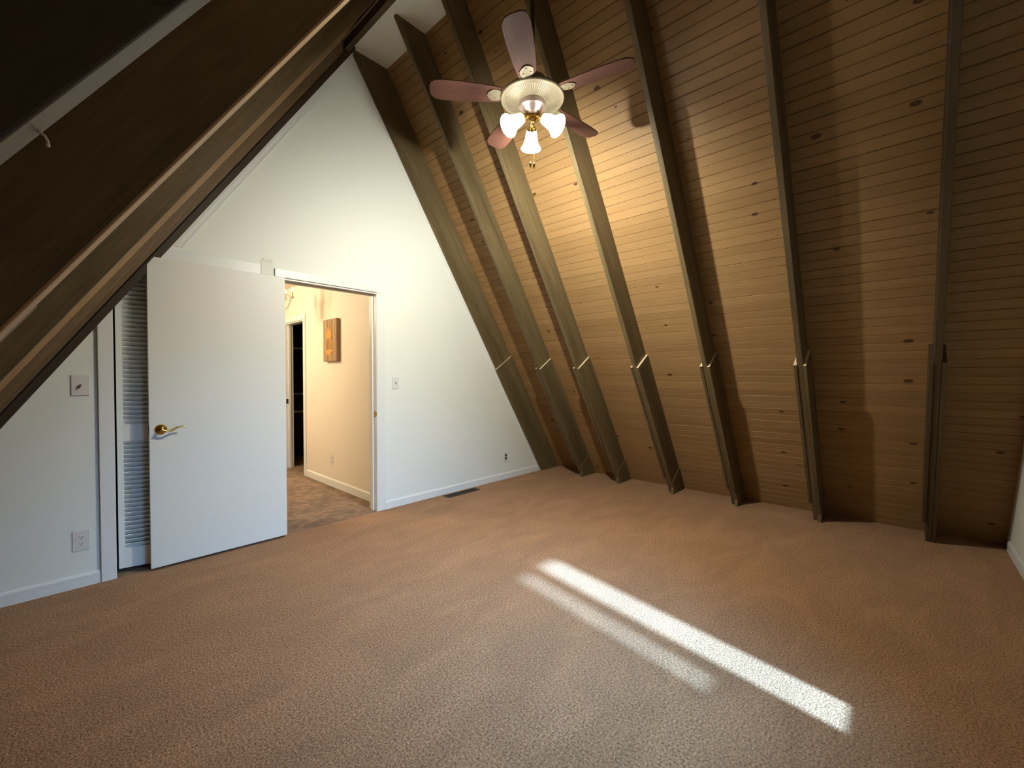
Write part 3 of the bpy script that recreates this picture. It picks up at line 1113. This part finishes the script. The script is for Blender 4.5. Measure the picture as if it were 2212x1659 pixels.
# hall chandelier, partly hidden by the open door
CHX, CHY, CHZ = 1.735, 5.24, 2.15
croot = thing('chandelier', 'cream scrolled chandelier half hidden by the open door', 'chandelier', (CHX, CHY, CHZ))
bm = new_bm()
bm_lathe(bm, [(0.0, -0.13), (0.012, -0.125), (0.02, -0.10), (0.012, -0.07), (0.03, -0.03), (0.034, 0.0), (0.02, 0.04), (0.010, 0.08), (0.018, 0.11), (0.008, 0.15), (0.006, 0.30), (0.045, 0.30), (0.045, 0.3)], 20, Matrix.Translation((CHX, CHY, CHZ)))
obj('stem', bm, M['chand'], croot, smooth=True)
for k in range(5):
    a_ = 2 * pi * k / 5 - 0.55
    dx, dy = cos(a_), sin(a_)
    bm = new_bm()
    pts = []
    for i in range(19):
        s_ = i / 18.0
        r_a = 0.02 + 0.13 * s_
        z_a = -0.02 - 0.095 * sin(pi * min(1, s_ * 1.12)) + 0.06 * max(0, s_ - 0.6)
        pts.append((CHX + dx * r_a, CHY + dy * r_a, CHZ + z_a))
    bm_tube(bm, pts, 0.0055, 8)
    pts = []
    for i in range(17):
        s_ = i / 16.0
        an = -0.6 + 5.2 * s_
        rr = 0.045 * (1 - 0.45 * s_)
        pts.append((CHX + dx * (0.085 + rr * cos(an)), CHY + dy * (0.085 + rr * cos(an)), CHZ + 0.015 + rr * sin(an)))
    bm_tube(bm, pts, 0.004, 8)
    arm = obj('arm', bm, M['chand'], croot, smooth=True)
    tip = Vector((CHX + dx * 0.15, CHY + dy * 0.15, CHZ + 0.01))
    bm = new_bm()
    bm_lathe(bm, [(0.0, 0.0), (0.012, 0.0), (0.024, 0.012), (0.026, 0.018), (0.012, 0.016), (0.010, 0.075), (0.0, 0.076)], 16, Matrix.Translation(tip))
    cu = obj('candle_cup', bm, M['chand'], arm, smooth=True)
    cu.matrix_parent_inverse = Matrix.Identity(4)
    bm = new_bm()
    bm_lathe(bm, [(0.0, 0.074), (0.008, 0.078), (0.011, 0.095), (0.006, 0.118), (0.0, 0.132)], 12, Matrix.Translation(tip))
    fl = obj('candle_bulb', bm, M['flame'], arm, smooth=True)
    fl.matrix_parent_inverse = Matrix.Identity(4)

# added dome lamp, out of sight behind the open door, evens hall light
LX, LY = 0.72, 5.55
lroot = thing('added_hall_lamp', 'added dome lamp on the hallway ceiling, unseen behind the open door', 'added lamp', (LX, LY, 2.45))
bm = new_bm()
bm_lathe(bm, [(0.0, 0.0), (0.15, 0.0), (0.155, -0.02), (0.14, -0.03), (0.0, -0.03)], 28, Matrix.Translation((LX, LY, 2.45)))
obj('base', bm, M['antique'], lroot, smooth=True)
bm = new_bm()
bm_lathe(bm, [(0.135, -0.03), (0.125, -0.06), (0.09, -0.085), (0.04, -0.098), (0.0, -0.10)], 28, Matrix.Translation((LX, LY, 2.45)))
obj('glass_dome', bm, M['shade'], lroot, smooth=True)
hl = bpy.data.lights.new('added_hall_light', 'POINT')  # added light for the hallway, placed at the unseen dome
hl.energy = HALL_POWER
hl.shadow_soft_size = 0.10
hl.color = (1.0, 0.78, 0.50)
hlo = bpy.data.objects.new('added_hall_light', hl)
hlo.location = (LX, LY, 2.24)
COL.objects.link(hlo)

# ================================================================== CEILING FAN
FX, FY, FZ = 1.84, 1.556, 2.822
froot = thing('ceiling_fan', 'ceiling fan with reddish blades and three lit glass shades', 'ceiling fan', (FX, FY, FZ))
FT = Matrix.Translation((FX, FY, FZ))
bm = new_bm()
bm_tube(bm, [(FX, FY, FZ + 0.10), (FX, FY, CEIL - 0.05)], 0.0135, 14)
obj('downrod', bm, M['bronze'], froot, smooth=True)
bm = new_bm()
bm_lathe(bm, [(0.0, 0.0), (0.03, 0.0), (0.058, 0.03), (0.062, 0.06), (0.0, 0.06)], 28, Matrix.Translation((FX, FY, CEIL - 0.06)))
obj('canopy', bm, M['bronze'], froot, smooth=True)
bm = new_bm()
bm_lathe(bm, [(0.0, 0.125), (0.035, 0.122), (0.075, 0.105), (0.095, 0.075), (0.098, 0.045), (0.10, 0.02), (0.0, 0.02)], 36, FT)
obj('motor_housing', bm, M['antique'], froot, smooth=True)


def ribs(an, r, z):
    return 1.0
bm = new_bm()
bm_lathe(bm, [(0.10, 0.030), (0.150, 0.026), (0.172, 0.012), (0.178, 0.000), (0.174, -0.006), (0.166, -0.004), (0.156, -0.003), (0.118, -0.012), (0.085, -0.020), (0.070, -0.024), (0.0, -0.024)], 48, FT)
dish = obj('flared_dish', bm, M['antique'], froot, smooth=True)
bm = new_bm()
for k in range(72):
    an = 2 * pi * k / 72
    p0 = Vector((cos(an) * 0.082, sin(an) * 0.082, -0.0212))
    p1 = Vector((cos(an) * 0.150, sin(an) * 0.150, -0.0045))
    bm_tube(bm, [FT @ p0, FT @ p1], 0.0022, 5)
rb = obj('fluting', bm, M['antique'], dish)
rb.matrix_parent_inverse = Matrix.Identity(4)
bm = new_bm()
bm_lathe(bm, [(0.074, -0.024), (0.076, -0.032), (0.073, -0.050), (0.066, -0.055), (0.062, -0.058), (0.050, -0.080), (0.034, -0.094), (0.030, -0.095), (0.0, -0.095)], 36, FT)
obj('switch_housing', bm, M['pewter'], froot, smooth=True)
bm = new_bm()
bm_lathe(bm, [(0.030, -0.093), (0.036, -0.098), (0.034, -0.104), (0.024, -0.108), (0.022, -0.117), (0.012, -0.124), (0.0, -0.126)], 28, FT)
obj('light_fitter', bm, M['brass'], froot, smooth=True)

BLADES = (-76, -4, 68, 140, -148)
for k, deg in enumerate(BLADES):
    mm = FT @ Matrix.Rotation(RAD(deg), 4, 'Z') @ Matrix.Translation((0, 0, 0.012)) @ Matrix.Rotation(RAD(11), 4, 'X')
    # outline of the blade in local x (out) / y
    outl = []
    for x_, w_ in ((0.175, 0.044), (0.20, 0.050), (0.30, 0.060), (0.42, 0.066), (0.50, 0.066), (0.535, 0.060), (0.555, 0.046), (0.565, 0.024)):
        outl.append((x_, w_))
    poly = [(x_, w_) for x_, w_ in outl] + [(x_, -w_) for x_, w_ in reversed(outl)]
    bm = new_bm()
    bm_prism(bm, poly, 'z', -0.003, 0.003)
    o_ = obj('blade', bm, M['blade'], None, bevel=0.0015)
    o_.parent = froot
    o_.matrix_parent_inverse = Matrix.Translation((-FX, -FY, -FZ))
    o_.matrix_basis = mm
    bm = new_bm()
    pl = [(0.085, 0.018), (0.13, 0.012), (0.165, 0.014), (0.19, 0.034), (0.225, 0.036), (0.245, 0.020), (0.255, 0.0)]
    poly = pl + [(x_, -w_) for x_, w_ in reversed(pl[:-1])]
    bm_prism(bm, poly, 'z', -0.0085, -0.0035)
    for sx_, sy_ in ((0.205, 0.02), (0.205, -0.02), (0.235, 0.0)):
        bm_tube(bm, [(sx_, sy_, -0.0115), (sx_, sy_, -0.008)], 0.005, 10)
    a_ = obj('blade_arm', bm, M['antique'], o_, bevel=0.001)
    a_.matrix_parent_inverse = Matrix.Identity(4)

# three lit shades, one pointing away from the viewer and two half towards him
CAZ = math.degrees(math.atan2(-FY, -FX))
DEP = 38
for k, az in enumerate((CAZ + 180 + 3, CAZ + 60 + 3, CAZ - 60 + 3)):
    d = Vector((cos(RAD(az)) * cos(RAD(DEP)), sin(RAD(az)) * cos(RAD(DEP)), -sin(RAD(DEP))))
    h_ = Vector((cos(RAD(az)), sin(RAD(az)), 0))
    base = FT @ Vector((0, 0, -0.102))
    neck = base + h_ * 0.052 + Vector((0, 0, -0.010))
    bm = new_bm()
    bm_tube(bm, [base + h_ * 0.012, base + h_ * 0.034 + Vector((0, 0, 0.004)), neck, neck + d * 0.014], [0.010, 0.010, 0.012, 0.016], 14)
    zq = d.to_track_quat('Z', 'Y').to_matrix().to_4x4()
    mm = Matrix.Translation(neck) @ zq
    bm_lathe(bm, [(0.0, 0.004), (0.020, 0.006), (0.027, 0.012), (0.028, 0.026), (0.024, 0.027), (0.0, 0.027)], 24, mm)
    arm = obj('light_arm', bm, M['brass'], froot, smooth=True)
    bm = new_bm()
    prof = [(0.024, 0.020), (0.029, 0.034), (0.033, 0.055), (0.036, 0.078), (0.042, 0.100), (0.052, 0.120), (0.060, 0.130)]
    prof += [(r - 0.003, z) for r, z in reversed(prof)]
    bm_lathe(bm, prof, 32, mm)
    sh = obj('glass_shade', bm, M['shade'], froot, smooth=True)
    bm = new_bm()
    bm_lathe(bm, [(0.0, 0.03), (0.010, 0.034), (0.012, 0.05), (0.018, 0.056), (0.020, 0.064), (0.013, 0.072), (0.0, 0.075)], 20, mm)
    bu = obj('bulb', bm, M['shade'], sh, smooth=True)
    bu.matrix_parent_inverse = Matrix.Identity(4)
    ld = bpy.data.lights.new('fan_bulb_light', 'POINT')
    ld.energy = FAN_POWER[k]
    ld.color = (1.0, 0.965, 0.83)
    ld.shadow_soft_size = 0.03
    lo = bpy.data.objects.new('fan_bulb_light', ld)
    lo.location = neck + d * 0.107
    COL.objects.link(lo)

# pull chains with knobs
for dx, dz, ln in ((-0.010, -0.122, 0.228), (0.010, -0.119, 0.238)):
    p0 = FT @ Vector((dx * 0.7, -dx * 0.7, dz))
    n_ = int(ln / 0.006)
    bm = new_bm()
    bm_tube(bm, [p0 - Vector((0, 0, 0.006 * i)) for i in range(n_)], [0.0016 if i % 2 else 0.0009 for i in range(n_)], 6)
    ch = obj('pull_chain', bm, M['brass'], froot)
    e_ = p0 - Vector((0, 0, 0.006 * (n_ - 1)))
    bm = new_bm()
    bm_lathe(bm, [(0.0, 0.004), (0.003, 0.0), (0.0055, -0.010), (0.007, -0.022), (0.004, -0.030), (0.005, -0.034), (0.0, -0.038)], 14, Matrix.Translation(e_))
    kn = obj('pull_knob', bm, M['brass'], ch, smooth=True)
    kn.matrix_parent_inverse = Matrix.Identity(4)
